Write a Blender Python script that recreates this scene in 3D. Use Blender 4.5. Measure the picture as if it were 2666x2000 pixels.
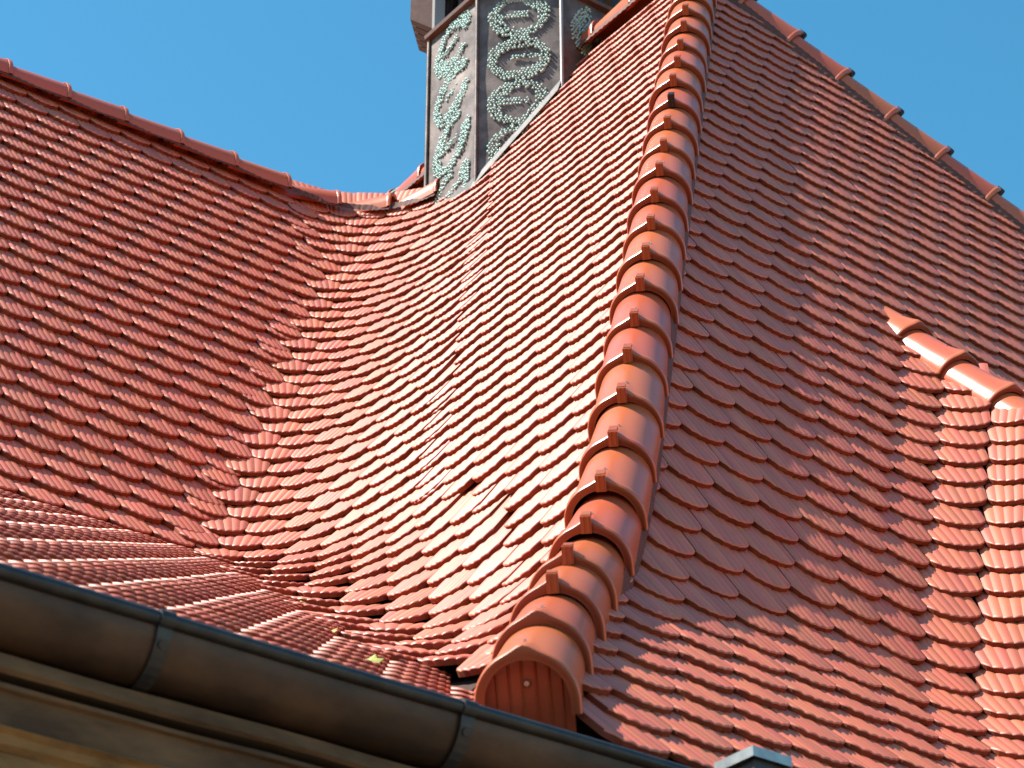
import bpy, bmesh, math, random
import numpy as np
from mathutils import Matrix, Vector
random.seed(7)
rng = np.random.default_rng(7)
R_ = math.radians
scene = bpy.context.scene
for o in list(bpy.data.objects): bpy.data.objects.remove(o)
COL = scene.collection

# ------------------------------------------------------------------ camera
# world axes are the building's axes: X along the eaves, Y into the house, Z up; the eye stands at z = 0, the ground is at -1.6
PHI, TH, FPX = R_(53.359), R_(30.930), 6345.75
HEAD = np.array([math.cos(PHI), math.sin(PHI), 0.0])
RIGHT = np.array([math.sin(PHI), -math.cos(PHI), 0.0])
FWD = math.cos(TH) * HEAD + np.array([0, 0, math.sin(TH)])
UP = -math.sin(TH) * HEAD + np.array([0, 0, math.cos(TH)])
cam = bpy.data.cameras.new('camera')
camo = bpy.data.objects.new('camera', cam); COL.objects.link(camo)
camo.matrix_world = Matrix(((RIGHT[0], UP[0], -FWD[0], 0), (RIGHT[1], UP[1], -FWD[1], 0), (RIGHT[2], UP[2], -FWD[2], 0), (0, 0, 0, 1)))
cam.sensor_width = 36; cam.lens = FPX / 2666 * 36
cam.clip_start = .1; cam.clip_end = 3000
cam.dof.use_dof = True; cam.dof.focus_distance = 8.6; cam.dof.aperture_fstop = 8.0
scene.camera = camo
scene.render.resolution_x = 1024; scene.render.resolution_y = 768

# ------------------------------------------------------------------ world and sun
SUN = np.array([-.70, .345, 1.0]); SUN /= np.linalg.norm(SUN)
elev = math.asin(SUN[2]); rot = math.atan2(SUN[0], SUN[1])
w = bpy.data.worlds.new('World'); scene.world = w; w.use_nodes = True
nt = w.node_tree; bg = nt.nodes['Background']
sky = nt.nodes.new('ShaderNodeTexSky'); sky.sky_type = 'NISHITA'; sky.sun_disc = False
sky.sun_elevation = elev; sky.sun_rotation = rot
sky.altitude = 200; sky.air_density = 1.0; sky.dust_density = 0.3; sky.ozone_density = 1.0
hs = nt.nodes.new('ShaderNodeHueSaturation'); hs.inputs['Hue'].default_value = .477; hs.inputs['Saturation'].default_value = 1.32
nt.links.new(sky.outputs[0], hs.inputs['Color']); nt.links.new(hs.outputs[0], bg.inputs[0]); bg.inputs[1].default_value = .102
sun = bpy.data.lights.new('sun', 'SUN'); sun.energy = 5.0; sun.angle = R_(.53); sun.color = (1, .95, .87)
suno = bpy.data.objects.new('sun', sun); COL.objects.link(suno)
suno.rotation_euler = Vector(-SUN).to_track_quat('-Z', 'Y').to_euler()
suno.location = (-12, 6, 20)
vs = scene.view_settings
vs.view_transform = 'Standard'; vs.look = 'None'; vs.gamma = 1; vs.use_curve_mapping = False; vs.exposure = 1.2
scene.cycles.use_denoising = True
scene.cycles.max_bounces = 5; scene.cycles.diffuse_bounces = 3; scene.cycles.glossy_bounces = 3; scene.cycles.caustics_reflective = False; scene.cycles.caustics_refractive = False

# ------------------------------------------------------------------ helpers
def toimg(P):
    P = np.atleast_2d(P); d = P @ FWD
    return np.stack([1333 + FPX * (P @ RIGHT) / d, 1000 - FPX * (P @ UP) / d], 1)
def ray(px, py):
    return (px - 1333) / FPX * RIGHT - (py - 1000) / FPX * UP + FWD
def at_y(px, py, Y):
    d = ray(px, py); return d * Y / d[1]
def link(name, me, mat=None, parent=None):
    o = bpy.data.objects.new(name, me); COL.objects.link(o)
    if mat and not me.materials: me.materials.append(mat)
    if parent: o.parent = parent
    return o
def empty(name, loc=(0, 0, 0)):
    o = bpy.data.objects.new(name, None); COL.objects.link(o); o.empty_display_size = .1
    return o
def tag(o, label, cat, group=None):
    o['label'] = label; o['category'] = cat
    if group: o['group'] = group
    return o
def struct(o): o['kind'] = 'structure'; return o
def mesh(name, V, F, smooth=False):
    me = bpy.data.meshes.new(name); me.from_pydata([tuple(map(float, v)) for v in V], [], [tuple(f) for f in F])
    if smooth: me.polygons.foreach_set('use_smooth', [True] * len(me.polygons))
    me.update(); return me
class MB:
    def __init__(s): s.V = []; s.F = []; s.S = []; s.I = {}
    def add(s, V, F, smooth=False):
        b = len(s.V); s.V += [tuple(map(float, v)) for v in V]; s.F += [tuple(b + i for i in f) for f in F]; s.S += [smooth] * len(F)
    def box(s, lo, hi):
        x0, y0, z0 = lo; x1, y1, z1 = hi
        s.add([(x0, y0, z0), (x1, y0, z0), (x1, y1, z0), (x0, y1, z0), (x0, y0, z1), (x1, y0, z1), (x1, y1, z1), (x0, y1, z1)],
              [(0, 3, 2, 1), (4, 5, 6, 7), (0, 1, 5, 4), (1, 2, 6, 5), (2, 3, 7, 6), (3, 0, 4, 7)])
    def tube(s, pts, r, n=8, cap=True):
        pts = [np.array(p, float) for p in pts]; V = []; F = []
        a = None
        for i, p in enumerate(pts):
            t = pts[min(i + 1, len(pts) - 1)] - pts[max(i - 1, 0)]; t /= np.linalg.norm(t)
            if a is None:
                a = np.cross(t, [0, 0, 1.]) if abs(t[2]) < .9 else np.cross(t, [1., 0, 0])
            a = a - t * (a @ t); a /= np.linalg.norm(a); b = np.cross(t, a)
            rr = r[i] if hasattr(r, '__len__') else r
            V += [p + rr * (math.cos(2 * math.pi * k / n) * a + math.sin(2 * math.pi * k / n) * b) for k in range(n)]
        for i in range(len(pts) - 1):
            for k in range(n): F.append((i * n + k, i * n + (k + 1) % n, (i + 1) * n + (k + 1) % n, (i + 1) * n + k))
        s.add(V, F, True)
        if cap:
            s.add(V[:n], [tuple(range(n))[::-1]]); s.add(V[-n:], [tuple(range(n))])
    def loft(s, secs, smooth=False, closed=False):
        n = len(secs[0]); V = [p for q in secs for p in q]; F = []
        for i in range(len(secs) - 1):
            for k in range(n if closed else n - 1):
                k2 = (k + 1) % n; F.append((i * n + k, i * n + k2, (i + 1) * n + k2, (i + 1) * n + k))
        s.add(V, F, smooth)
    def mesh(s, name):
        me = bpy.data.meshes.new(name); me.from_pydata(s.V, [], s.F); me.polygons.foreach_set('use_smooth', s.S)
        for f, i in s.I.items(): me.polygons[f].material_index = i
        me.update(); return me
    def build(s, name, mat, parent=None): return link(name, s.mesh(name), mat, parent)

# ------------------------------------------------------------------ materials
def newmat(name):
    m = bpy.data.materials.new(name); m.use_nodes = True
    n = m.node_tree.nodes; return m, n, m.node_tree.links, n['Principled BSDF']
def clay(name, col, rough=.40, vary=.12, spec=.5, dirt=.25, bump=.05, coat=0.0):
    m, N, L, P = newmat(name)
    oi = N.new('ShaderNodeObjectInfo'); ge = N.new('ShaderNodeNewGeometry'); tc = N.new('ShaderNodeTexCoord')
    ad = N.new('ShaderNodeMath'); ad.operation = 'ADD'; L.new(oi.outputs['Random'], ad.inputs[0]); L.new(ge.outputs['Random Per Island'], ad.inputs[1])
    wn = N.new('ShaderNodeTexWhiteNoise'); wn.noise_dimensions = '1D'; L.new(ad.outputs[0], wn.inputs['W'])
    hsv = N.new('ShaderNodeHueSaturation'); hsv.inputs['Color'].default_value = (*col, 1)
    mr = N.new('ShaderNodeMapRange'); mr.inputs['To Min'].default_value = 1 - vary; mr.inputs['To Max'].default_value = 1 + vary
    L.new(wn.outputs['Value'], mr.inputs['Value']); L.new(mr.outputs[0], hsv.inputs['Value'])
    mr2 = N.new('ShaderNodeMapRange'); mr2.inputs['To Min'].default_value = .495; mr2.inputs['To Max'].default_value = .507
    sp = N.new('ShaderNodeSeparateColor'); L.new(wn.outputs['Color'], sp.inputs[0]); L.new(sp.outputs[1], mr2.inputs['Value']); L.new(mr2.outputs[0], hsv.inputs['Hue'])
    # weathering: soft blotches and fine speckle
    no = N.new('ShaderNodeTexNoise'); no.inputs['Scale'].default_value = 9; no.inputs['Detail'].default_value = 5
    L.new(ge.outputs['Position'], no.inputs['Vector'])
    cr = N.new('ShaderNodeValToRGB'); cr.color_ramp.elements[0].position = .52; cr.color_ramp.elements[1].position = .78
    L.new(no.outputs[0], cr.inputs[0])
    mx = N.new('ShaderNodeMix'); mx.data_type = 'RGBA'; mx.inputs['B'].default_value = (col[0] * .55, col[1] * .7, col[2] * .8, 1)
    mu = N.new('ShaderNodeMath'); mu.operation = 'MULTIPLY'; mu.inputs[1].default_value = dirt; L.new(cr.outputs[0], mu.inputs[0])
    L.new(mu.outputs[0], mx.inputs['Factor']); L.new(hsv.outputs[0], mx.inputs['A'])
    n2 = N.new('ShaderNodeTexNoise'); n2.inputs['Scale'].default_value = 260; n2.inputs['Detail'].default_value = 3; L.new(ge.outputs['Position'], n2.inputs['Vector'])
    m2 = N.new('ShaderNodeMix'); m2.data_type = 'RGBA'; m2.blend_type = 'MULTIPLY'; m2.inputs['Factor'].default_value = .22
    L.new(mx.outputs['Result'], m2.inputs['A']); L.new(n2.outputs[0], m2.inputs['B'])
    L.new(m2.outputs['Result'], P.inputs['Base Color'])
    r1 = N.new('ShaderNodeMapRange'); r1.inputs['To Min'].default_value = rough - .06; r1.inputs['To Max'].default_value = rough + .1
    L.new(no.outputs[0], r1.inputs['Value']); L.new(r1.outputs[0], P.inputs['Roughness'])
    P.inputs['Specular IOR Level'].default_value = spec
    P.inputs['Coat Weight'].default_value = coat; P.inputs['Coat Roughness'].default_value = .3
    bp = N.new('ShaderNodeBump'); bp.inputs['Strength'].default_value = bump; bp.inputs['Distance'].default_value = .004; L.new(n2.outputs[0], bp.inputs['Height'])
    L.new(bp.outputs[0], P.inputs['Normal'])
    return m
def plain(name, col, rough=.5, metal=0, noise=0, col2=None, scale=12, bump=0, bscale=40, stretch=(1, 1, 1)):
    m, N, L, P = newmat(name)
    P.inputs['Base Color'].default_value = (*col, 1); P.inputs['Roughness'].default_value = rough; P.inputs['Metallic'].default_value = metal
    if col2 or bump:
        ge = N.new('ShaderNodeNewGeometry'); mp = N.new('ShaderNodeMapping'); mp.inputs['Scale'].default_value = stretch
        L.new(ge.outputs['Position'], mp.inputs['Vector'])
    if col2:
        no = N.new('ShaderNodeTexNoise'); no.inputs['Scale'].default_value = scale; no.inputs['Detail'].default_value = 7; no.inputs['Roughness'].default_value = .62
        L.new(mp.outputs[0], no.inputs['Vector'])
        cr = N.new('ShaderNodeValToRGB'); cr.color_ramp.elements[0].position = .38; cr.color_ramp.elements[1].position = .64
        cr.color_ramp.elements[0].color = (*col, 1); cr.color_ramp.elements[1].color = (*col2, 1)
        L.new(no.outputs[0], cr.inputs[0]); L.new(cr.outputs[0], P.inputs['Base Color'])
    if bump:
        nb = N.new('ShaderNodeTexNoise'); nb.inputs['Scale'].default_value = bscale; nb.inputs['Detail'].default_value = 4; L.new(mp.outputs[0], nb.inputs['Vector'])
        bp = N.new('ShaderNodeBump'); bp.inputs['Strength'].default_value = bump; bp.inputs['Distance'].default_value = .01
        L.new(nb.outputs[0], bp.inputs['Height']); L.new(bp.outputs[0], P.inputs['Normal'])
    return m
TILE = clay('fired_clay_tile', (.50, .108, .048), rough=.52, vary=.15, spec=.95, coat=.06, dirt=.35)
EDGE = clay('shaded_tile_edge', (.20, .040, .017), rough=.7, vary=.25, spec=.25, dirt=.5)  # darker tone puts shade into the colour of tile fronts and sides
CAP = clay('glazed_clay_cap', (.47, .105, .042), rough=.30, vary=.06, spec=.6, dirt=.12)
RIM = clay('shaded_cap_rim', (.24, .050, .022), rough=.45, vary=.1, dirt=.2)  # shade on the front of the cap rims, carried by a darker clay colour
CLIP = clay('cap_clip_clay', (.33, .075, .03), rough=.32, vary=.05, dirt=.1)
DECK = plain('dark_roof_underlay', (.05, .022, .014), .9)
VENT = plain('vent_ribbon', (.12, .04, .028), .8, 0, col2=(.07, .028, .022), scale=30)
STEEL = plain('steel_screw', (.55, .56, .58), .25, 1)
BLACKMETAL = plain('dark_clip_metal', (.03, .025, .025), .4, .6)
COPPER = plain('brown_copper_gutter', (.030, .017, .012), .45, .45, col2=(.095, .050, .028), scale=5, bump=.08, bscale=14, stretch=(.6, 1, 1))
BEAD = plain('dark_gutter_bead', (.022, .023, .027), .40, .4, col2=(.042, .038, .036), scale=20)
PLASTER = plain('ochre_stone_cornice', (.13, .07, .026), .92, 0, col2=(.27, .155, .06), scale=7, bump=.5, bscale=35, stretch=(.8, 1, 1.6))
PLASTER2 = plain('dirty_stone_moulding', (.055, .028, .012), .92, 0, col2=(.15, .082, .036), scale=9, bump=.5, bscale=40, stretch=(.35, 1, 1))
GROOVE = plain('dark_joint', (.05, .032, .018), .95)  # one flat dark tone for the cornice groove and the wall backing
BRONZE = plain('weathered_copper_sheet', (.085, .062, .052), .5, .35, col2=(.175, .135, .115), scale=8, bump=.35, bscale=9)
PATINA = plain('verdigris_boss', (.26, .40, .37), .5, .25, col2=(.40, .55, .50), scale=60)
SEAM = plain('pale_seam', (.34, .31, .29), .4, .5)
DARKWOOD = plain('dark_lantern_wood', (.075, .03, .02), .6, 0, col2=(.13, .05, .03), scale=30)
LEAD = plain('grey_lead_flashing', (.04, .038, .038), .6, .2, col2=(.075, .07, .068), scale=15, bump=.2)
ZINC = plain('zinc_sheet', (.26, .28, .28), .4, .7, col2=(.42, .44, .42), scale=18)
WIRE = plain('verdigris_wire', (.22, .42, .42), .5, .3)
GLASSD = plain('dark_louvre', (.025, .03, .045), .3)
LEAF = plain('dry_leaf', (.55, .40, .12), .7, 0, col2=(.42, .30, .09), scale=60)
LEAFG = plain('green_leaf', (.28, .36, .06), .6, 0, col2=(.42, .38, .10), scale=60)
GROUND = plain('sandy_paving', (.15, .11, .07), .9, 0, col2=(.22, .16, .10), scale=.6)

# ------------------------------------------------------------------ the ground
struct(link('ground', mesh('ground', [(-900, -900, -1.6), (900, -900, -1.6), (900, 900, -1.6), (-900, 900, -1.6)], [(0, 1, 2, 3)]), GROUND))

# ------------------------------------------------------------------ roof geometry
AL, EL, OL = R_(57.5), .1578, np.array([3.946, 9.461, 7.697])      # wing slope, faces -Y
AR, ER, OR = R_(62.63), .1508, np.array([5.151, 5.579, 5.002])     # hip end, faces -Y
AF, EF, OF = R_(61.18), .1398, np.array([3.959, 5.179, 3.556])     # long slope, faces -X
TW = .18
def rows_from(o_h, o_z, a, e, jlo, jhi, j0, j1, a1, sc):
    """rows j -> (horizontal, z); above j0 a plane, below it sweeping to pitch a1"""
    H = {0: (o_h, o_z)}
    h, z = o_h, o_z
    for j in range(-1, jlo - 1, -1):
        h += e * math.cos(a); z += e * math.sin(a); H[j] = (h, z)
    h, z = o_h, o_z
    for j in range(1, jhi + 1):
        t = min(max((j - .5 - j0) / (j1 - j0), 0), 1); aj = a + (a1 - a) * t; ee = e * (1 + (sc - 1) * t)
        h -= ee * math.cos(aj); z -= ee * math.sin(aj); H[j] = (h, z)
    return H
ROWR = rows_from(OR[1], OR[2], AR, ER, -40, 26, 14, 18, R_(48), .95)
ROWF = rows_from(OF[0], OF[2], AF, EF, -52, 16, 3, 7, R_(49), .97)
ROWL = rows_from(OL[1], OL[2], AL, EL, -3, 27, 23.5, 30, R_(44), 1.0)
# flared eaves below the wing: a straight shallow slope from the last wing row down to the gutter
CRY, CRZ = ROWL[27][0] + .012, ROWL[27][1] - .02
EAY, EAZ = 3.70, 1.955
SKA = math.atan2(CRZ - EAZ, CRY - EAY); SKE = .150
NSK = int((CRY - EAY) / (SKE * math.cos(SKA)))
SKE = (CRY - EAY) / math.cos(SKA) / NSK
ROWS = {m: (CRY - m * SKE * math.cos(SKA), CRZ - m * SKE * math.sin(SKA)) for m in range(NSK + 1)}
def interp(rows):
    it = sorted(rows.values(), key=lambda q: q[1]); hs = [q[0] for q in it]; zs = [q[1] for q in it]
    def f(z):
        if z >= zs[-1]: return hs[-1] + (z - zs[-1]) * (hs[-1] - hs[-2]) / (zs[-1] - zs[-2])
        if z <= zs[0]: return hs[0] + (z - zs[0]) * (hs[1] - hs[0]) / (zs[1] - zs[0])
        return float(np.interp(z, zs, hs))
    return f
YR, XF = interp(ROWR), interp(ROWF)
_L = dict(ROWL); _L.update({100 + m: v for m, v in ROWS.items() if m > 0}); YL = interp(_L)
ZTOP = 8.63                      # main ridge
XTOP = XF(ZTOP); YAP = YR(ZTOP)  # apex of the hip end
ZWR = 7.80                       # wing ridge
def bez(p0, p1, p2, n=14):
    return [((1 - t) ** 2) * p0 + 2 * t * (1 - t) * p1 + t * t * p2 for t in np.linspace(0, 1, n)]
def contF(z):
    """level line of the long slope from the hip through the swept valley to the wing (2-D points)"""
    x, yh = XF(z), YR(z)
    if z > ZWR: return [np.array([x, yh]), np.array([x, 9.72 + max(0, z - ZWR) * .75])]
    yl = YL(z); ln = yl - yh
    tf = min(.90, .62 * ln) if ln > .05 else .03
    tl = .47 + .25 * min(1, max(0, (z - 6.9) / .9)) if z > CRZ else .47 - .20 * min(1, (CRZ - z) / 1.6)
    c = np.array([x, yl])
    return [np.array([x, yh])] + bez(np.array([x, yl - tf]), c, np.array([x - tl, yl]))
D0 = np.array([6.168, 5.661, 5.159]); KD = 1.15     # the low hip on the right starts here and falls towards the viewer
def XT(z): return 6.04 - .575 * (5.0 - z)
def contR(z):
    x0 = XF(z); y = YR(z)
    if z > 5.13: return [np.array([x0, y]), np.array([XTOP + .93 * (ZTOP - z) + .30, y])]
    xt = XT(z)
    a = bez(np.array([xt - .1, y]), np.array([xt + .28, y]), np.array([xt + .44, y - .46]))
    return [np.array([x0, y])] + a + [a[-1] + np.array([.35, -1.0]) * .9]
def walk(pts, q):
    """point and tangent at arc length q along a polyline (extrapolates)"""
    for i in range(len(pts) - 1):
        d = pts[i + 1] - pts[i]; l = np.linalg.norm(d)
        if l < 1e-9: continue
        if q <= l or i == len(pts) - 2: return pts[i] + d / l * q, d / l
        q -= l
def length(pts): return sum(np.linalg.norm(pts[i + 1] - pts[i]) for i in range(len(pts) - 1))

# ------------------------------------------------------------------ the ribbed plain tile (one mesh, several near-alike firings)
THK = .018
def tile_mesh(seed, ribs=6, w=.1775, ln=.33, sag=.056, h=.0031, nose=1.0, taper=0.0):
    r = random.Random(seed); mb = MB(); k0 = math.sqrt(.07)
    def tail(x):
        u = 2 * x / w; return -sag * nose * (math.sqrt(max(0, 1 - .93 * u * u)) - k0) / (1 - k0)
    for i in range(ribs):
        x0 = -w / 2 + w * i / ribs; n = 4
        hh = h * r.uniform(.85, 1.15)
        top, fr = [], []
        for k in range(n + 1):
            x = x0 + w / ribs * k / n; z = hh * math.sin(math.pi * k / n) ** .9 if 0 < k < n else 0
            y = tail(x) - .0030 * (math.sin(math.pi * k / n) if 0 < k < n else 0)
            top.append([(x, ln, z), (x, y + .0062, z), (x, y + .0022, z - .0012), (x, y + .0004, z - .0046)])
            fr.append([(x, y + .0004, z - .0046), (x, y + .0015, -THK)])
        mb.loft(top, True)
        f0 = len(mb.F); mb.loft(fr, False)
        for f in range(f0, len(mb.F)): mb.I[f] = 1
    for sx in (-1, 1):
        x = sx * w / 2; V = [(x, ln, 0), (x, 0, 0), (x, .0015, -THK), (x, ln, -THK)]
        mb.I[len(mb.F)] = 1; mb.add(V, [(0, 1, 2, 3)] if sx > 0 else [(3, 2, 1, 0)])
    if taper: mb.V = [(x * (1 + taper * max(y, 0)), y, z) for x, y, z in mb.V]
    return mb
TAPERS = (.5, 1.0, 1.6, 2.3, 3.2)      # fan-cut tiles for the swept valleys
TMB = [tile_mesh(s, sag=.056 + .002 * (s - 1)) for s in range(3)] + [tile_mesh(5, taper=t) for t in TAPERS]
# the loft above winds downwards; make normals point out
def fix(mb, name):
    me = mb.mesh(name)
    return me
TME = [fix(m, 'roof_tile') for m in TMB]
for me in TME:
    me.flip_normals() if me.polygons[0].normal.z < 0 else None
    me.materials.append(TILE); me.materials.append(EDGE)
TVA = [np.array([v.co[:] for v in me.vertices]) for me in TME]
TFA = [[tuple(p.vertices) for p in me.polygons] for me in TME]
TSM = [[p.use_smooth for p in me.polygons] for me in TME]
TMI = [[p.material_index for p in me.polygons] for me in TME]
TILT = math.atan2(THK + .0018, .150)
def pick(taper): return int(rng.integers(0, 3)) if taper < .25 else 3 + int(np.argmin(abs(np.array(TAPERS) - taper)))
def frame(p, t, up, tilt=None, jit=1.0, wsc=1.0, lift=0.0, zs=1.0, v=None):
    t = np.array(t, float); t /= np.linalg.norm(t)
    up = np.array(up, float); up -= t * (up @ t); up /= np.linalg.norm(up)
    n = np.cross(t, up)
    if tilt is None: tilt = math.atan2(THK * zs + .0018, .150)
    a = tilt + R_(rng.normal(0, .35)) * jit
    u2 = up * math.cos(a) - n * math.sin(a); n2 = n * math.cos(a) + up * math.sin(a)
    b = R_(rng.normal(0, .35)) * jit
    t3 = t * math.cos(b) + u2 * math.sin(b); u3 = u2 * math.cos(b) - t * math.sin(b)
    p = np.array(p) + n * (lift + rng.normal(0, .0007) * jit) + u2 * rng.normal(0, .0012) * jit
    M = np.eye(4); M[:3, 0] = t3 * wsc; M[:3, 1] = u3; M[:3, 2] = n2 * zs; M[:3, 3] = p
    return M, (pick(0) if v is None else v)
def cut_mesh(v, M, planes):
    """a tile trimmed along a hip or ridge (planes in world space: point, normal of the side that is kept); None if nothing needs cutting"""
    V = TVA[v] @ M[:3, :3].T + M[:3, 3]
    act = [(p, n) for p, n in planes if ((V - p) @ n).min() < 0]
    if not act: return 'whole'
    if any(((V - p) @ n).max() < .01 for p, n in act): return None
    bm = bmesh.new(); bm.from_mesh(TME[v]); Mi = np.linalg.inv(M)
    for p, n in act:
        pl = Mi @ np.append(p, 1); nl = M[:3, :3].T @ n; nl = nl / np.linalg.norm(nl)
        bmesh.ops.bisect_plane(bm, geom=bm.verts[:] + bm.edges[:] + bm.faces[:], plane_co=pl[:3], plane_no=nl, clear_inner=True)
    if len(bm.faces) == 0: bm.free(); return None
    me = bpy.data.meshes.new('roof_tile'); bm.to_mesh(me); bm.free(); me.materials.append(TILE); me.materials.append(EDGE); return me
def lay(root, frames, cap=300, planes=lambda M: []):
    """the tiles that show largest become single parts, the rest one joined part"""
    P = np.array([M[:3, 3] for M, v in frames]); im = toimg(P); d = np.linalg.norm(P, axis=1)
    inside = (im[:, 0] > -80) & (im[:, 0] < 2746) & (im[:, 1] > -80) & (im[:, 1] < 2060)
    key = np.where(inside, d, d + 100); order = np.argsort(key)
    rest = MB(); done = 0
    for n, i in enumerate(order):
        M, v = frames[i]
        me = cut_mesh(v, M, planes(M))
        if me is None: continue
        if me == 'whole': me = TME[v]
        if done < cap and inside[i]:
            done += 1
            o = bpy.data.objects.new('roof_tile', me); COL.objects.link(o); o.parent = root; o.matrix_local = Matrix(M.tolist())
        else:
            b = len(rest.V)
            if me is TME[v]: A, FF, SS, II = TVA[v], TFA[v], TSM[v], TMI[v]
            else: A = np.array([q.co[:] for q in me.vertices]); FF = [tuple(q.vertices) for q in me.polygons]; SS = [q.use_smooth for q in me.polygons]; II = [q.material_index for q in me.polygons]
            V = A @ M[:3, :3].T + M[:3, 3]
            rest.V += [tuple(q) for q in V.tolist()]; rest.F += [tuple(b + k for k in f) for f in FF]; f0 = len(rest.F) - len(FF); rest.S += SS; rest.I.update({f0 + k: 1 for k, i_ in enumerate(II) if i_})
    if rest.V:
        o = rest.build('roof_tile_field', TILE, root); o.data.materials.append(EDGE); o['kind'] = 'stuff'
    return len(order)

OUT = np.array([-math.sin(AF), -math.sin(AR), math.cos(AF) + math.cos(AR)]); OUT /= np.linalg.norm(OUT)
CD = np.array([.93, -(YR(8) - YR(7)), -1.0]); CD /= np.linalg.norm(CD)      # the far hip's fall
def hip_plane(z, side):
    p = np.array([XF(z), YR(z), z]); d = np.array([XF(z + .15) - XF(z - .15), YR(z + .15) - YR(z - .15), .3]); n = np.cross(d, OUT); n /= np.linalg.norm(n)
    if n[0] < 0: n = -n
    return (p - side * n * .004, side * n)
ZUP = np.array([0, 0, 1.])
def pl_wing(M): return [(np.array([0, 0, ZWR + .01]), -ZUP)]
def pl_slope(M): return [hip_plane(M[2, 3] + .12, -1), (np.array([0, 0, ZTOP]), -ZUP)] if M[1, 3] < 8.5 else [(np.array([0, 0, ZTOP if M[2, 3] > ZWR - .12 else ZWR - .01]), -ZUP)] if M[1, 3] > 9.0 else [(np.array([0, 0, ZTOP]), -ZUP)]
AC = np.cross(CD, np.array([.35, -.5, .8])); AC = AC / np.linalg.norm(AC); AC = AC if AC[0] < 0 else -AC
def pl_hip(M):
    return [hip_plane(M[2, 3] + .12, 1), (np.array([XTOP, YAP, ZTOP]), AC)]
# ---- wing slope
wing = tag(empty('wing_roof'), 'steep left wing roof of red ribbed tiles under the sagging ridge', 'roof')
fr = []
for j in range(-1, 28):
    h, z = ROWL[j]; hn, zn = ROWL[j - 1]
    xb = XF(z) - .26
    off = 0 if j % 2 == 0 else .5
    for k in range(-16, 20):
        x = OL[0] + TW * (k + off) + TW / 2
        if x < 2.2 or x > xb: continue
        fr.append(frame((x, h, z), (1, 0, 0), (0, hn - h, zn - z), zs=1.15))
lay(wing, fr, planes=pl_wing)
# ---- flared eaves
eaves = tag(empty('eaves_roof'), 'shallow flared tile roof between the wing slope and the long gutter', 'roof')
fr = []
for m in range(1, NSK + 1):
    h, z = ROWS[m]
    xb = XF(z) - (.30 if z > 2.65 else .05 if z > 2.3 else -.06)
    off = .5 if m % 2 == 1 else 0
    for k in range(-24, 12):
        x = OL[0] + TW * (k + off) + TW / 2
        if x < .9 or x > xb: continue
        fr.append(frame((x, h, z), (1, 0, 0), (0, math.cos(SKA), math.sin(SKA)), zs=1.0))
lay(eaves, fr)
# ---- long slope with its swept valley
slope = tag(empty('main_roof_slope'), 'sunlit tile slope sweeping in a curved valley from the hip to the wing', 'roof')
fr = []
for j in range(-51, 15):
    if j not in ROWF: continue
    h, z = ROWF[j]
    if z > ZTOP - .06 or z < 1.98: continue
    zu = z + .1
    c, cu = contF(z), contF(zu) if (zu > ZWR) == (z > ZWR) else None
    if cu is None: cu = [p + np.array([XF(zu) - XF(z), 0]) for p in c]
    yh = YR(z); tot = length(c)
    off = 0 if j % 2 == 0 else .5
    straight = length(c[:2]); first = OF[1] - yh
    q = first - (math.floor(first / TW) + 1) * TW - (off + .5) * TW
    while q < -.09: q += TW
    def put(q, onf):
        p, t = walk(c, q)
        if z < 2.5 and t[0] < -.75: return
        if z < 2.24 and q < .13: return
        if onf or z > ZWR: g = (XF(z + .1) - XF(z - .1)) / .2
        else:
            s_ = np.linspace(max(0, q - .35), q + .35, 50); pu = np.array([walk(cu, v)[0] for v in s_])
            g = math.sqrt(((pu - p) ** 2).sum(1).min()) / .1
        g = min(max(g, .5), 1.5)
        n = np.array([-t[1], t[0]]); n = n if n @ np.array([1, 1]) > 0 else -n
        ta = walk(c, max(q - .07, 0))[1]; tb = walk(c, q + .07)[1]; kap = abs(math.asin(max(-1, min(1, ta[0] * tb[1] - ta[1] * tb[0])))) / .14
        fr.append(frame((p[0], p[1], z), (-t[0], -t[1], 0), (n[0] * g, n[1] * g, 1), lift=0 if onf else .006, jit=1.0 if onf else 1.5, wsc=1 if onf else SWS / TW * (1.03 + .02 * min(kap, 4)), v=pick(kap * g / math.sqrt(1 + g * g) if z > 2.4 else 0)))
    SWS = .160; curved = z <= ZWR
    while q < (straight + .02 if curved else tot): put(q, True); q += TW
    if curved:                                     # the swept courses are set out from the wing side, so they break bond where they meet the slope
        q2 = tot + .02 - (.5 if j % 2 else 1.0) * SWS
        while q2 > straight + .02: put(q2, False); q2 -= SWS
lay(slope, fr, planes=pl_slope)
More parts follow.
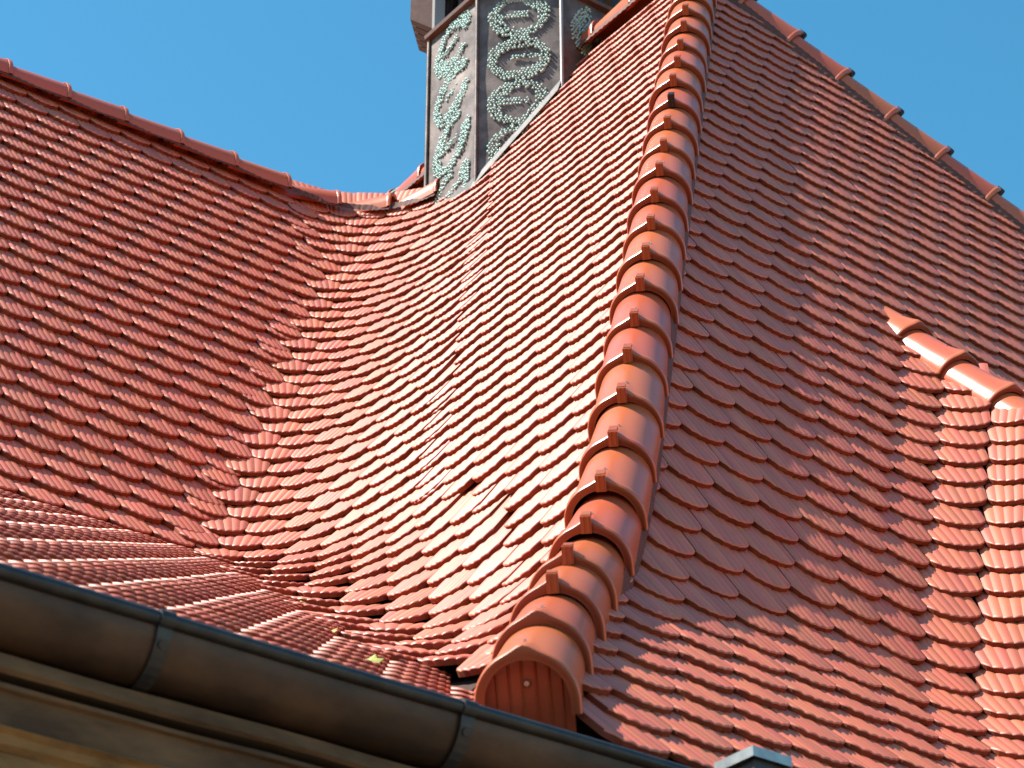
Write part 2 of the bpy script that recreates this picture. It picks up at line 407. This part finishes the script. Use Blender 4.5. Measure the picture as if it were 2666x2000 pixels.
# ---- hip end
hipend = tag(empty('hip_end_roof'), 'half shaded tile slope right of the big hip with a curved valley', 'roof')
fr = []
for j in range(-40, 26):
    h, z = ROWR[j]
    if z > ZTOP - .05 or z < 1.99: continue
    zu = z + .1; c = contR(z); cu = contR(zu) if (zu > 5.13) == (z > 5.13) else [p + np.array([0, YR(zu) - YR(z)]) for p in c]
    x0 = XF(z); tot = length(c); off = 0 if j % 2 == 0 else .5
    for k in range(-32, 30):
        xc = OR[0] + TW * (k + off) + TW / 2; q = xc - x0
        if q < -.09 or q > tot - .01 or (z < 2.2 and q < .12): continue
        p, t = walk(c, q)
        if p[0] > 9.3 or p[1] < 3.0: continue
        flat = abs(t[1]) < .03
        if flat: up = (0, YR(zu) - YR(z), .1)
        else:
            s = np.linspace(max(0, q - .35), q + .35, 60); pu = np.array([walk(cu, v)[0] for v in s])
            g = min(max(math.sqrt(((pu - p) ** 2).sum(1).min()) / .1, .45), 1.4); n = np.array([-t[1], t[0]]); up = (n[0] * g, n[1] * g, 1)
            yd = D0[1] - (D0[2] - z) / KD
            if z > 4.2 and p[0] > D0[0] - .03: continue
        ta = walk(c, max(q - .07, 0))[1]; tb = walk(c, q + .07)[1]; kap = abs(math.asin(max(-1, min(1, ta[0] * tb[1] - ta[1] * tb[0])))) / .14
        fr.append(frame((p[0], p[1], z), (t[0], t[1], 0), up, wsc=1 if flat else 1.02, zs=.92, v=pick(kap * .5)))
    if z < 5.13 and z > 4.2:                      # the plane goes on behind the low hip
        for k in range(0, 22):
            xc = OR[0] + TW * (k + off) + TW / 2
            if xc < 6.24 or xc > 8.9: continue
            fr.append(frame((xc, h, z), (1, 0, 0), (0, YR(zu) - YR(z), .1), zs=.92))
lay(hipend, fr, planes=pl_hip)

# ---- boarding under the tiles
def deck(root, cols):
    mb = MB(); mb.loft(cols); return mb.build('roof_deck', DECK, root)
def sink(p, n, d=.062): return tuple(np.array(p) - np.array(n) * d)
nL = (0, -math.sin(AL), math.cos(AL)); nS = (0, -math.sin(SKA), math.cos(SKA))
deck(wing, [[sink((x, YL(z), z), nL) for z in np.linspace(CRZ, ZWR, 12)] for x in (1.5, 6.4)])
deck(eaves, [[sink((x, YL(z), z), nS, .07) for z in np.linspace(EAZ + .02, CRZ, 6)] for x in (.4, 4.2)])
secs = []
for z in np.linspace(2.12, ZWR, 40):
    c = contF(z); L = length(c); row = []
    for q in np.linspace(min(.10, L * .5), L, 26):
        p, t = walk(c, q); n = np.array([-t[1], t[0]]); n = n / np.linalg.norm(n)
        if n @ np.array([-1, -1]) < 0: n = -n
        row.append((p[0] - n[0] * .06, p[1] - n[1] * .06, z - .03))
    secs.append(row)
deck(slope, secs)
deck(slope, [[sink((XF(z), y, z), (-math.sin(AF), 0, math.cos(AF))) for z in np.linspace(ZWR - .1, ZTOP, 5)] for y in (YAP - .1, 10.3)])
secs = []
for z in np.linspace(2.06, 5.12, 30):
    c = contR(z); L = length(c); row = []
    L = min(L, length(c[:2]) + .15 + (5.12 - z) * .6)
    for q in np.linspace(0.10, L, 26):
        p, t = walk(c, q); n = np.array([t[1], -t[0]])
        row.append((p[0] - n[0] * .06, p[1] - n[1] * .06, z - .03))
    secs.append(row)
deck(hipend, secs)
deck(hipend, [[sink((XF(z) + .03, YR(z), z), (0, -math.sin(AR), math.cos(AR))), sink((XTOP + .93 * (ZTOP - z), YR(z), z), (0, -math.sin(AR), math.cos(AR)))] for z in np.linspace(4.2, ZTOP - .05, 12)])
# the far side of the main roof and of the wing, so that the house is closed
bk = MB()
bk.add([(XTOP + .02, YAP, ZTOP - .05), (XTOP + .02, 10.4, ZTOP - .05), (XTOP + 4.0, 10.4, ZTOP - 4.2), (XTOP + 4.0, YR(ZTOP - 4.3), ZTOP - 4.3)], [(0, 1, 2, 3)])
bk.add([(1.5, YL(ZWR) + .03, ZWR - .06), (6.4, YL(ZWR) + .03, ZWR - .06), (6.4, 12.5, 4.0), (1.5, 12.5, 4.0)], [(0, 1, 2, 3)])
tag(bk.build('far_roof', DECK), 'dark boarding of the hidden roof slopes behind the ridges', 'roof')

# ------------------------------------------------------------------ ridge and hip caps
def cap_mesh(r0=.098, r1=.108, ln=.385, leg=.032, collar=True):
    """barrel cap, local x = width, y = up the ridge (0 = lower rim), z = out"""
    mb = MB(); n = 28; ang = np.linspace(0, math.pi, n + 1)
    def sec(y, r, lg):
        q = [(r * math.cos(a), y, r * math.sin(a)) for a in ang]
        return [(r, y, -lg)] + q + [(-r, y, -lg)]
    def bump(y):      # small swelling behind the clip
        return
    ys = [(0.012, r1), (.06, r1 - .002), (.12, r1 - .004), (.25, r1 - .007), (ln, r0)]
    out = [sec(y, r, leg) for y, r in ys]
    # swelling on the crown close to the rim
    for i, (y, r) in enumerate(ys[:3]):
        for k in range(len(out[i])):
            x, yy, z = out[i][k]
            if z > 0: 
                g = math.exp(-(x / .016) ** 2) * (.020, .010, .0025)[i]; out[i][k] = (x, yy, z + g)
    mb.loft(out, True)
    inn = [sec(y, r - .013, leg) for y, r in ys]
    mb.loft([list(reversed(q)) for q in inn], True)
    # collar: a rounded rim with a groove, a little proud
    for y0, y1, ro in ((-.010, .016, r1 + .007),):
        a = [sec(y0 + .003, ro - .003, leg), sec(y0 + .009, ro, leg), sec(y1 - .003, ro, leg), sec(y1, ro - .004, leg)]
        for s_ in a:
            for k in range(len(s_)):
                x, yy, z = s_[k]
                if z > 0: s_[k] = (x, yy, z + math.exp(-(x / .024) ** 2) * .013)
        mb.loft(a, True)
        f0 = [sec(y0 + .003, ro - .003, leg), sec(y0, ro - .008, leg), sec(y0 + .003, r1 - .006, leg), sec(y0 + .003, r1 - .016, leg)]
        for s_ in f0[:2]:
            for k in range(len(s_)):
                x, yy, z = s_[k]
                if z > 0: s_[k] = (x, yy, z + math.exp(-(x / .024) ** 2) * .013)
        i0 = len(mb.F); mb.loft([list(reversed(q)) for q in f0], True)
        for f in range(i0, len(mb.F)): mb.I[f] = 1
    for sx in (-1, 1):
        mb.add([(sx * r1, 0.012, -leg), (sx * r0, ln, -leg), (sx * (r0 - .013), ln, -leg), (sx * (r1 - .013), .012, -leg)], [(0, 1, 2, 3)])
    me = mb.mesh('ridge_cap'); me.materials.append(CAP); me.materials.append(RIM); return me
def clip_mesh(mat, tall=.028):
    mb = MB(); r = .1135
    mb.box((-.0145, -.022, r - .020), (.0145, -.010, r + tall))
    mb.box((-.0125, -.0135, r + tall - .010), (.0125, .020, r + tall + .002))
    for x in (-.0095, .0045): mb.box((x, -.0255, r - .018), (x + .005, -.0215, r + tall - .002))
    me = mb.mesh('cap_clip'); me.materials.append(mat); return me
def screw_mesh():
    mb = MB(); z = .1025
    mb.add([(.0085 * math.cos(a), .115 + .0085 * math.sin(a), z) for a in np.arange(8) * math.pi / 4] + [(.0065 * math.cos(a), .115 + .0065 * math.sin(a), z + .004) for a in np.arange(8) * math.pi / 4],
           [tuple(range(8, 16))] + [(k, (k + 1) % 8, 8 + (k + 1) % 8, 8 + k) for k in range(8)])
    mb.add([(.004 * math.cos(a), .115 + .004 * math.sin(a), z + .004) for a in np.arange(6) * math.pi / 3] + [(.004 * math.cos(a), .115 + .004 * math.sin(a), z + .009) for a in np.arange(6) * math.pi / 3],
           [tuple(range(6, 12))] + [(k, (k + 1) % 6, 6 + (k + 1) % 6, 6 + k) for k in range(6)])
    me = mb.mesh('screw'); me.materials.append(STEEL); return me
CAPM = cap_mesh(); CLIPM = clip_mesh(CLIP); CLIPD = clip_mesh(BLACKMETAL, .034); CLIPS = clip_mesh(BLACKMETAL, .012); SCREWM = screw_mesh()
def cap_frame(p, axis, out, tilt=R_(2.6), scale=1.0):
    y = np.array(axis, float); y /= np.linalg.norm(y); z = np.array(out, float); z -= y * (z @ y); z /= np.linalg.norm(z)
    y2 = y * math.cos(tilt) - z * math.sin(tilt); z2 = z * math.cos(tilt) + y * math.sin(tilt)
    x2 = np.cross(y2, z2)
    M = np.eye(4); M[:3, 0] = x2 * scale; M[:3, 1] = y2; M[:3, 2] = z2 * scale; M[:3, 3] = p
    return M
def put_cap(root, M, clip=CLIPM, screw=True):
    c = bpy.data.objects.new('ridge_cap', CAPM); COL.objects.link(c); c.parent = root; c.matrix_local = Matrix(M.tolist())
    if clip:
        k = bpy.data.objects.new('cap_clip', clip); COL.objects.link(k); k.parent = c
        k.rotation_euler.z = R_(random.uniform(-4, 4))
    if screw:
        s_ = bpy.data.objects.new('screw', SCREWM); COL.objects.link(s_); s_.parent = c
        s_.location = (random.uniform(-.008, .008), random.uniform(-.012, .012), 0)
    return c
def polyline_pts(pts, step, start=0.0):
    pts = [np.array(p, float) for p in pts]; out = []; q = start; tot = sum(np.linalg.norm(pts[i + 1] - pts[i]) for i in range(len(pts) - 1))
    while q < tot:
        s_ = q
        for i in range(len(pts) - 1):
            d = pts[i + 1] - pts[i]; l = np.linalg.norm(d)
            if s_ <= l: out.append((pts[i] + d / l * s_, d / l)); break
            s_ -= l
        q += step
    return out
def ribbon(root, pts, outs, sides, width, drop, name='vent_strip'):
    """pleated ventilation ribbon hanging from the cap's sides on to the tiles"""
    for sd in (-1, 1):
        mb = MB(); A = []; n = 0
        for (p, d), o_ in zip(pts, outs):
            x = np.cross(d, o_); x /= np.linalg.norm(x)
            g = sides[0] if sd < 0 else sides[1]
            a = p + x * sd * width[0] - o_ * .005 + (n % 2) * o_ * .004
            b = p + x * sd * width[1] - o_ * (drop + (n % 2) * .006)
            A.append([a, b]); n += 1
        mb.loft(A, False); mb.build(name, VENT, root)

# ---- the big hip
hip = tag(empty('hip_ridge'), 'big glossy hip of overlapping round clay caps running up the middle', 'ridge')
ZH = np.linspace(2.10, ZTOP, 60)
hp = [np.array([XF(z), YR(z), z]) for z in ZH]
ctr = [p - OUT * .032 + RIGHT * (.03 * min(1, max(0, (p[2] - 2.7) / .8)) - .03 * min(1, max(0, (2.9 - p[2]) / .6))) for p in hp]
# step .32 along the hip; positions counted from the photograph's clips
caps = polyline_pts(ctr, .320, .0)
for i, (p, d) in enumerate(caps):
    up = OUT if p[2] > 3.2 else np.array([-.70, -.70, .9])
    clip = CLIPM
    if i < 2: clip = None
    if i == 17: clip = CLIPD
    sj = 1 + random.gauss(0, .012); put_cap(hip, cap_frame(p + np.array(RIGHT) * random.gauss(0, .002), d + np.array([random.gauss(0, .006), random.gauss(0, .006), 0]), up, tilt=R_(2.0 + random.gauss(0, .35)), scale=sj), clip)
rp = polyline_pts(ctr, .012, .05); ro = []
for p, d in rp:
    o_ = OUT - d * (OUT @ d); ro.append(o_ / np.linalg.norm(o_))
ribbon(hip, rp, ro, (0, 0), (.094, .108), .055)
# closing board under the lowest cap
p0, d0 = caps[0]; M0 = cap_frame(p0, d0, (-.70, -.70, .9), tilt=R_(3))
mb = MB(); n = 16; r = .097
prof = [(r * math.cos(a), r * math.sin(a)) for a in np.linspace(0, math.pi, n + 1)]
prof = [(r * .99, -.13)] + prof + [(-r * .99, -.13)]
V0 = [(x, .028, z) for x, z in prof]; V1 = [(x, .046, z) for x, z in prof]; N_ = len(prof)
mb.add(V0 + V1, [tuple(range(N_))[::-1]] + [(k, (k + 1) % N_, N_ + (k + 1) % N_, N_ + k) for k in range(N_)])
for x in (-.066, -.038, -.010, .020, .048, .074):       # fluted face
    zt = math.sqrt(max(.0, r * r - x * x)) - .004
    mb.add([(x - .004, .028, -.13), (x, .0235, -.13), (x + .004, .028, -.13), (x - .004, .028, zt), (x, .0235, zt), (x + .004, .028, zt)], [(0, 1, 4, 3), (1, 2, 5, 4)])
eb = mb.build('end_board', CLIP, hip); eb.matrix_local = Matrix(M0.tolist())
sm = MB(); sm.add([(.009 * math.cos(a), .024, .035 + .009 * math.sin(a)) for a in np.arange(10) * math.pi / 5] + [(.006 * math.cos(a), .0205, .035 + .006 * math.sin(a)) for a in np.arange(10) * math.pi / 5],
                  [tuple(range(10, 20))] + [(k, (k + 1) % 10, 10 + (k + 1) % 10, 10 + k) for k in range(10)])
so = sm.build('screw', STEEL, eb)

# ---- the far right hip
hipc = tag(empty('hip_ridge'), 'far hip of clay caps against the sky at upper right', 'ridge')
cd = np.array([.93, -(YR(8) - YR(7)), -1.0])
c0 = np.array([XTOP, YAP, ZTOP]); e0 = c0 + cd * 3.1
outc = np.array([math.sin(R_(47)), -math.sin(AR), math.cos(R_(47)) + math.cos(AR)])
oc = outc - cd * (outc @ cd) / (cd @ cd); oc /= np.linalg.norm(oc)
cl = [e0 - oc * .04, c0 - oc * .04]
for p, d in polyline_pts(cl, .335, .12): put_cap(hipc, cap_frame(p, d, oc, scale=.92), CLIPS, False)
rp = polyline_pts(cl, .02, .02); ribbon(hipc, rp, [oc] * len(rp), (0, 0), (.096, .130), .075)

# ---- the main ridge
mr_ = tag(empty('main_ridge'), 'pale glinting ridge caps on top of the long slope beside the turret', 'ridge')
ml = [(XTOP + .0, YAP + .02, ZTOP - .03), (XTOP + .0, 10.4, ZTOP - .03)]
for p, d in polyline_pts(ml, .335, .05): put_cap(mr_, cap_frame(p, d, (0, 0, 1)), None, False)
rp = polyline_pts(ml, .02, .02); ribbon(mr_, rp, [np.array([0, 0, 1.])] * len(rp), (0, 0), (.096, .130), .075)

# ---- the wing ridge, curving up into the valley
wr = tag(empty('wing_ridge'), 'dark red wing ridge with pale lit cap rims curving down to the turret', 'ridge')
zc = ZWR - .02; yw = YL(ZWR) + .015
cz = contF(ZWR - .02); line = [np.array([2.4, yw, zc])] + [np.array([p[0] + .02, p[1] + .015, zc]) for p in reversed(cz[1:]) if p[1] > 8.98]
for i, (p, d) in enumerate(polyline_pts(line[::-1], .335, .02)):
    put_cap(wr, cap_frame(p, d, (0, 0, 1), scale=.95), None, False)
rp = polyline_pts(line[::-1], .02, .02); ribbon(wr, rp, [np.array([0, 0, 1.])] * len(rp), (0, 0), (.088, .101), .045)

# ---- the low hip on the right
hd = tag(empty('hip_ridge'), 'short bright hip of clay caps at the right edge', 'ridge')
dd = np.array([0.02, -1, -KD]); dd /= np.linalg.norm(dd)
od = np.array([-.25, -.55, .75]); od -= dd * (od @ dd); od /= np.linalg.norm(od)
dl = [D0 + dd * 1.42 - od * .035, D0 + dd * .06 - od * .035]
for p, d in polyline_pts(dl, .325, .06): put_cap(hd, cap_frame(p, d, od, tilt=R_(2.2), scale=.90), None, True)
rp = polyline_pts(dl, .012, .02); ribbon(hd, rp, [od] * len(rp), (0, 0), (.105, .135), .06)
mb = MB(); q0 = D0 - dd * .10 - od * .01; xx = np.cross(dd, od) * .8; D1 = D0 + dd * .0 - od * .03
mb.add([q0 - xx * .015 + od * .01, D1 - xx * .11 - od * .0, D1 - xx * .06 + od * .075, D1 + od * .092, D1 + xx * .06 + od * .075, D1 + xx * .11], [(0, 1, 2), (0, 2, 3), (0, 3, 4), (0, 4, 5)])
mb.build('lead_nose', LEAD, hd)

# ------------------------------------------------------------------ the copper turret on the ridge
tur = tag(empty('turret'), 'octagonal brown copper turret with rings of green bosses on the ridge', 'turret')
TC = np.array([6.75, 8.87]); AP = .5615; TZ0, TZ1 = 7.2, 8.90
RT = AP / math.cos(math.pi / 8); SW = 2 * AP * math.tan(math.pi / 8)
vert = [TC + RT * np.array([math.cos(R_(22.5 + 45 * k)), math.sin(R_(22.5 + 45 * k))]) for k in range(8)]
for k in range(8):
    a, b = vert[k], vert[(k + 1) % 8]; mid = (a + b) / 2; n = (mid - TC) / np.linalg.norm(mid - TC); t = (b - a) / np.linalg.norm(b - a)
    nx, nz = 10, 26; rows = []
    for i in range(nz + 1):
        z = TZ0 + (TZ1 - TZ0) * i / nz; row = []
        for m in range(nx + 1):
            u = m / nx; wv = math.sin(math.pi * u) * (.006 * math.sin(z * 9 + k * 2 + u * 4) + .004 * math.sin(z * 23 + u * 11 + k))
            p = a + (b - a) * u + n * wv; row.append((p[0], p[1], z))
        rows.append(row)
    mb = MB(); mb.loft(rows, True); pan = mb.build('copper_panel', BRONZE, tur)
    if k in (2, 3, 4, 5):
        # bosses in open rings; local frame: u to the right seen from outside, v up
        rt = np.array([-t[0], -t[1]]) if True else t
        rt = np.array([n[1] * -1, n[0]]);
        B = MB()
        dots = []; hgt = {3: .345, 4: .300, 5: .40}.get(k, .34); tv = {3: .62, 4: .03, 5: .25}.get(k, .3); sp = .0178
        iz = 0; v = 7.40
        while v < TZ1 - .035:
            u = -SW / 2 + .035 + (iz % 2) * sp / 2
            while u < SW / 2 - .035:
                m = (TZ1 - .02 - v + tv * u * .62) / hgt; ic = math.floor(m); vv = (m - ic - .5) * hgt
                rho = math.hypot(u / .176, vv / (hgt * .5)); an = math.atan2(vv, u) + .5 * ic
                band = .60 + .10 * math.sin(2 * an + ic)
                on = band < rho < 1.0 or (abs(vv + .01) < .017 and abs(u + .03 * (-1) ** ic) < .085)
                if k == 3 and abs(math.atan2(math.sin(an - .4), math.cos(an - .4))) < .38: on = False
                if k == 5: on = rho < .95 and (u < -.02 or abs(vv) < .05)
                if on and random.random() > .05: dots.append((u + random.gauss(0, .0026), v + random.gauss(0, .0026)))
                u += sp
            v += sp * .866; iz += 1
        for (u, v) in dots:
            if abs(u) > SW / 2 - .03 or v > TZ1 - .03 or v < TZ0: continue
            c = np.array([*(mid + rt * u), v]); r = random.uniform(.0062, .0092); n3 = np.array([n[0], n[1], 0]); r3 = np.array([rt[0], rt[1], 0]); z3 = np.array([0, 0, 1.])
            c = c + n3 * .003
            V = [c + n3 * (r * .85 + .004)]; F = []
            for lv, (rr, hh) in enumerate(((.72, .62), (1.12, -.25))):
                V += [c + (r3 * math.cos(a_) + z3 * math.sin(a_)) * r * rr + n3 * (r * hh + .004) for a_ in np.arange(6) * math.pi / 3 + lv * .5]
            F += [(0, 1 + q, 1 + (q + 1) % 6) for q in range(6)] + [(1 + q, 7 + q, 7 + (q + 1) % 6, 1 + (q + 1) % 6) for q in range(6)]
            B.add(V, F, True)
        bo = B.build('copper_bosses', PATINA, pan); bo['kind'] = 'stuff'
# standing seams on the corners, rim, lantern posts and louvres
for k in range(8):
    v = vert[k]; n = (v - TC) / np.linalg.norm(v - TC)
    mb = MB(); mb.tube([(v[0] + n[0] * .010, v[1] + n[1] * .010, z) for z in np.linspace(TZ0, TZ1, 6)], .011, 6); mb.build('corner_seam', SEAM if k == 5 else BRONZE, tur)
mb = MB()
def ring(r, z): return [(*(TC + r * np.array([math.cos(R_(22.5 + 45 * k)), math.sin(R_(22.5 + 45 * k))])), z) for k in range(8)]
mb.loft([ring(RT - .02, TZ1 - .02), ring(RT + .035, TZ1 - .01), ring(RT + .04, TZ1 + .012), ring(RT - .02, TZ1 + .03), ring(RT - .10, TZ1 + .03)], False, True)
mb.build('rim', DARKWOOD, tur)
mb = MB(); mb.loft([ring(RT - .16, TZ1), ring(RT - .16, TZ1 + .9)], False, True); mb.build('louvre_core', GLASSD, tur)
for k in range(8):
    v = TC + (vert[k] - TC) * .93
    n = (v - TC) / np.linalg.norm(v - TC); t = np.array([-n[1], n[0]])
    mb = MB(); mb.loft([[(*(v + n * a + t * b), z) for a, b in ((.03, -.035), (.03, .035), (-.03, .035), (-.03, -.035))] for z in (TZ1 + .02, TZ1 + .9)], False, True)
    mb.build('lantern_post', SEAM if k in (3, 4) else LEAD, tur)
mb = MB(); mb.loft([ring(RT - .05, TZ1 + .75), ring(RT + .22, TZ1 + .72), ring(RT + .24, TZ1 + .80), ring(.05, TZ1 + 2.1)], False, True); mb.build('turret_roof', DARKWOOD, tur)
# brown shutter box standing out on the far left side
bx = at_y(1108, 28, 9.62)
mb = MB(); d3 = np.array([-1, 1, 0]) / math.sqrt(2); s3 = np.array([1, 1, 0]) / math.sqrt(2); c3 = np.array([TC[0], TC[1], 0]) + d3 * (AP - .02)
for q in range(5):
    a = c3 + s3 * (-.15 + .06 * q)
    mb.loft([[tuple(a + np.array([0, 0, z])), tuple(a + s3 * .052 + np.array([0, 0, z])), tuple(a + s3 * .052 + d3 * (.16) + np.array([0, 0, z + .10])), tuple(a + d3 * (.16) + np.array([0, 0, z + .10]))] for z in (9.03, 9.9)], False, True)
    mb.add([tuple(a + np.array([0, 0, 9.03])), tuple(a + s3 * .052 + np.array([0, 0, 9.03])), tuple(a + s3 * .052 + d3 * .16 + np.array([0, 0, 9.13])), tuple(a + d3 * .16 + np.array([0, 0, 9.13]))], [(0, 1, 2, 3)])
mb.build('shutter', DARKWOOD, tur)
# lead flashing where the turret meets the slope
pts = []
for y in np.linspace(8.31, 9.0, 9):
    x = 6.189 if y > 8.637 else 6.189 + (8.637 - y)
    zf = (x - OF[0]) * math.tan(AF) + OF[2]
    pts.append([(x + .01, y + .01, zf + .085), (x - .012, y - .012, zf + .04), (x - .035, y - .012, zf - .035)])
mb = MB(); mb.loft(pts, False); mb.build('lead_flashing', LEAD, tur)

# lightning conductor left of the turret
lc = MB()
wpts = [at_y(px, py, 10.15) for px, py in ((1005, 525), (1012, 510), (1035, 493), (1063, 477), (1090, 458), (1135, 425))]
lw = tag(empty('lightning_conductor'), 'thin green conductor wire rising to the turret from the wing ridge', 'wire')
lc.tube(wpts, .0095, 7); lc.build('wire', WIRE, lw)
mb = MB(); a = wpts[3]; mb.box(a - .018, a + .018); mb.tube([a, a - np.array([0, 0, .14])], .008, 6); mb.build('wire_holder', LEAD, lw)

# ------------------------------------------------------------------ gutter, wall and cornice
gut = tag(empty('gutter'), 'brown half-round copper gutter with a dark bead along the eaves', 'gutter')
GY, GZ, GR = 3.692, 1.905, .090; X0, X1 = .2, 3.30
ang = np.linspace(0, math.pi, 22)
def gsec(x, r, wv=0): return [(x, GY - r * math.cos(a), GZ - r * math.sin(a) - .012 * math.sin(a)) for a in ang]
mb = MB(); xs = np.linspace(X0, X1, 40)
mb.loft([gsec(x, GR + .0012 * math.sin(x * 7)) for x in xs], True); mb.loft([list(reversed(gsec(x, GR - .004))) for x in xs], True)
mb.build('gutter_trough', COPPER, gut)
mb = MB(); mb.tube([(x, GY - GR - .003, GZ + .002 + .0012 * math.sin(x * 5)) for x in xs], .0145, 12); mb.build('gutter_bead', BEAD, gut)
for xb in (1.217, 1.892, 2.567, 3.242):
    mb = MB()
    secs = []
    for dx, rr in ((-.015, .004), (-.015, .0085), (.015, .0085), (.015, .004)):
        secs.append([(xb + dx, GY - (GR + rr) * math.cos(a), GZ - (GR + rr + .012) * math.sin(a)) for a in np.linspace(.0, math.pi, 20)])
    mb.loft(secs, False)
    b = mb.build('gutter_bracket', BEAD, gut)
    mb = MB(); mb.tube([(xb - .0155, GY - GR - .003, GZ + .002), (xb + .0155, GY - GR - .003, GZ + .002)], .0185, 12); mb.build('bracket_hook', BEAD, b)
    mb = MB(); yy, zz = GY - (GR + .0085) * math.cos(.42), GZ - (GR + .0205) * math.sin(.42)
    mb.tube([(xb, yy + .002, zz), (xb, yy - .003, zz - .002)], .0085, 10); mb.build('rivet', BEAD, b)
wall = tag(empty('house_wall'), 'ochre stone wall with a stepped dirty cornice under the gutter', 'wall')
def strip(name, prof_, mat, x0=-.5, x1=9.0):
    mb = MB(); n = 90; secs = []
    for x in np.linspace(x0, x1, n):
        secs.append([(x, y + .0012 * math.sin(x * 13 + z * 40), z + .0014 * math.sin(x * 9 + y * 31) + rng.normal(0, .0006)) for y, z in prof_])
    mb.loft(secs, False); return mb.build(name, mat, wall)
mb = MB(); mb.add([(-.5, 3.775, 1.82), (9, 3.775, 1.82), (9, 3.775, 1.4), (-.5, 3.775, 1.4)], [(0, 1, 2, 3)]); mb.build('wall_backing', GROOVE, wall)
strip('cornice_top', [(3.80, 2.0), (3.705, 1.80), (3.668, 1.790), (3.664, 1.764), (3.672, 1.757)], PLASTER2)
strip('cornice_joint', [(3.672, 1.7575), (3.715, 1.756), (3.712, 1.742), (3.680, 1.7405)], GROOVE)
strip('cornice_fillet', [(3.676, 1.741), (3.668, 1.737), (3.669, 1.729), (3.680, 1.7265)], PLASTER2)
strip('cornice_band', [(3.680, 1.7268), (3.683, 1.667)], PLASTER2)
strip('cornice_edge', [(3.681, 1.6672), (3.676, 1.663), (3.690, 1.656), (3.697, 1.640), (3.712, 1.632)], PLASTER)
strip('wall_face', [(3.713, 1.6322), (3.716, 1.60), (3.716, -1.6)], PLASTER)
mb = MB(); mb.add([(-.5, 3.716, -1.6), (-.5, 12, -1.6), (-.5, 12, 4), (-.5, 3.75, 2.0)], [(0, 1, 2, 3)]); mb.build('gable_wall', PLASTER, wall)

# small zinc hood in front of the lowest tiles
hood = tag(empty('metal_hood'), 'small grey zinc hood poking up at the bottom edge before the tiles', 'metal hood')
hx, hy, hz = 3.126, 3.39, 1.90
mb = MB(); mb.loft([[(hx + .0, hy, z) if i == 0 else (hx + .105, hy, z) if i == 1 else (hx + .105, hy + .12, z) if i == 2 else (hx, hy + .12, z) for i in range(4)] for z in (hz - .022, hz)], False, True)
mb.add([(hx, hy, hz), (hx + .105, hy, hz), (hx + .105, hy + .12, hz), (hx, hy + .12, hz)], [(0, 1, 2, 3)]); mb.build('hood_rim', ZINC, hood)
mb = MB(); mb.box((hx + .012, hy + .012, hz - .5), (hx + .093, hy + .108, hz - .021)); mb.build('hood_body', BEAD, hood)

# grey flashing at the right edge under the valley
mb = MB(); P = [at_y(px, py, 4.35) for px, py in ((2640, 1800), (2700, 1790), (2700, 1835), (2620, 1822))]
mb.add(P + [p + np.array([0, .02, 0]) for p in P], [(0, 1, 2, 3), (4, 7, 6, 5), (0, 4, 5, 1), (3, 2, 6, 7)])
tag(mb.build('metal_flashing', ZINC), 'blue grey metal flashing sliver at the right edge below the valley', 'flashing')

# fallen leaves caught in the valley
def leaf(name, px, py, size, mat, label, ang=0.):
    # drop on to the flared eaves or the valley: march the ray until it is below the tile surface
    d = ray(px, py); p = None
    for s_ in np.linspace(4, 10, 1500):
        q = d * s_
        if q[2] < CRZ and (q[1] > YL(q[2]) or q[0] > XF(q[2]) - .12): p = q; break
    if p is None: return
    p = p - d * .035
    n = np.array([-.35, -.55, .75]); n /= np.linalg.norm(n); u = np.cross(n, [0, 0, 1.]); u /= np.linalg.norm(u); v = np.cross(n, u)
    u, v = u * math.cos(ang) + v * math.sin(ang), -u * math.sin(ang) + v * math.cos(ang)
    mb = MB(); out = [(0, -1), (.35, -.55), (.95, -.5), (.62, -.02), (.8, .45), (.3, .5), (0, 1.05), (-.3, .5), (-.8, .45), (-.6, 0), (-.95, -.5), (-.35, -.55)]
    V = [p + n * .006] + [p + (u * a + v * b) * size + n * (.004 + .012 * (abs(a) - .4)) for a, b in out]
    mb.add(V, [(0, 1 + k, 1 + (k + 1) % 12) for k in range(12)])
    mb.add([q - n * .0012 for q in V], [(0, 1 + (k + 1) % 12, 1 + k) for k in range(12)])
    tag(mb.build(name, mat), label, 'leaf', 'fallen leaves in the valley')
leaf('fallen_leaf', 590, 1463, .018, LEAF, 'small dry yellow leaf at the left end of the valley', .4)
leaf('fallen_leaf', 784, 1568, .030, LEAF, 'largest dry yellow leaf in the valley above the gutter', 1.1)
leaf('fallen_leaf', 790, 1551, .016, LEAF, 'small yellow leaf just above the largest dry leaf', 2.0)
leaf('fallen_leaf', 862, 1647, .020, LEAF, 'narrow yellow leaf in the valley nearer the hip', .1)
leaf('fallen_leaf', 965, 1726, .034, LEAFG, 'greenish leaf on the lowest eaves tiles near the gutter', .8)
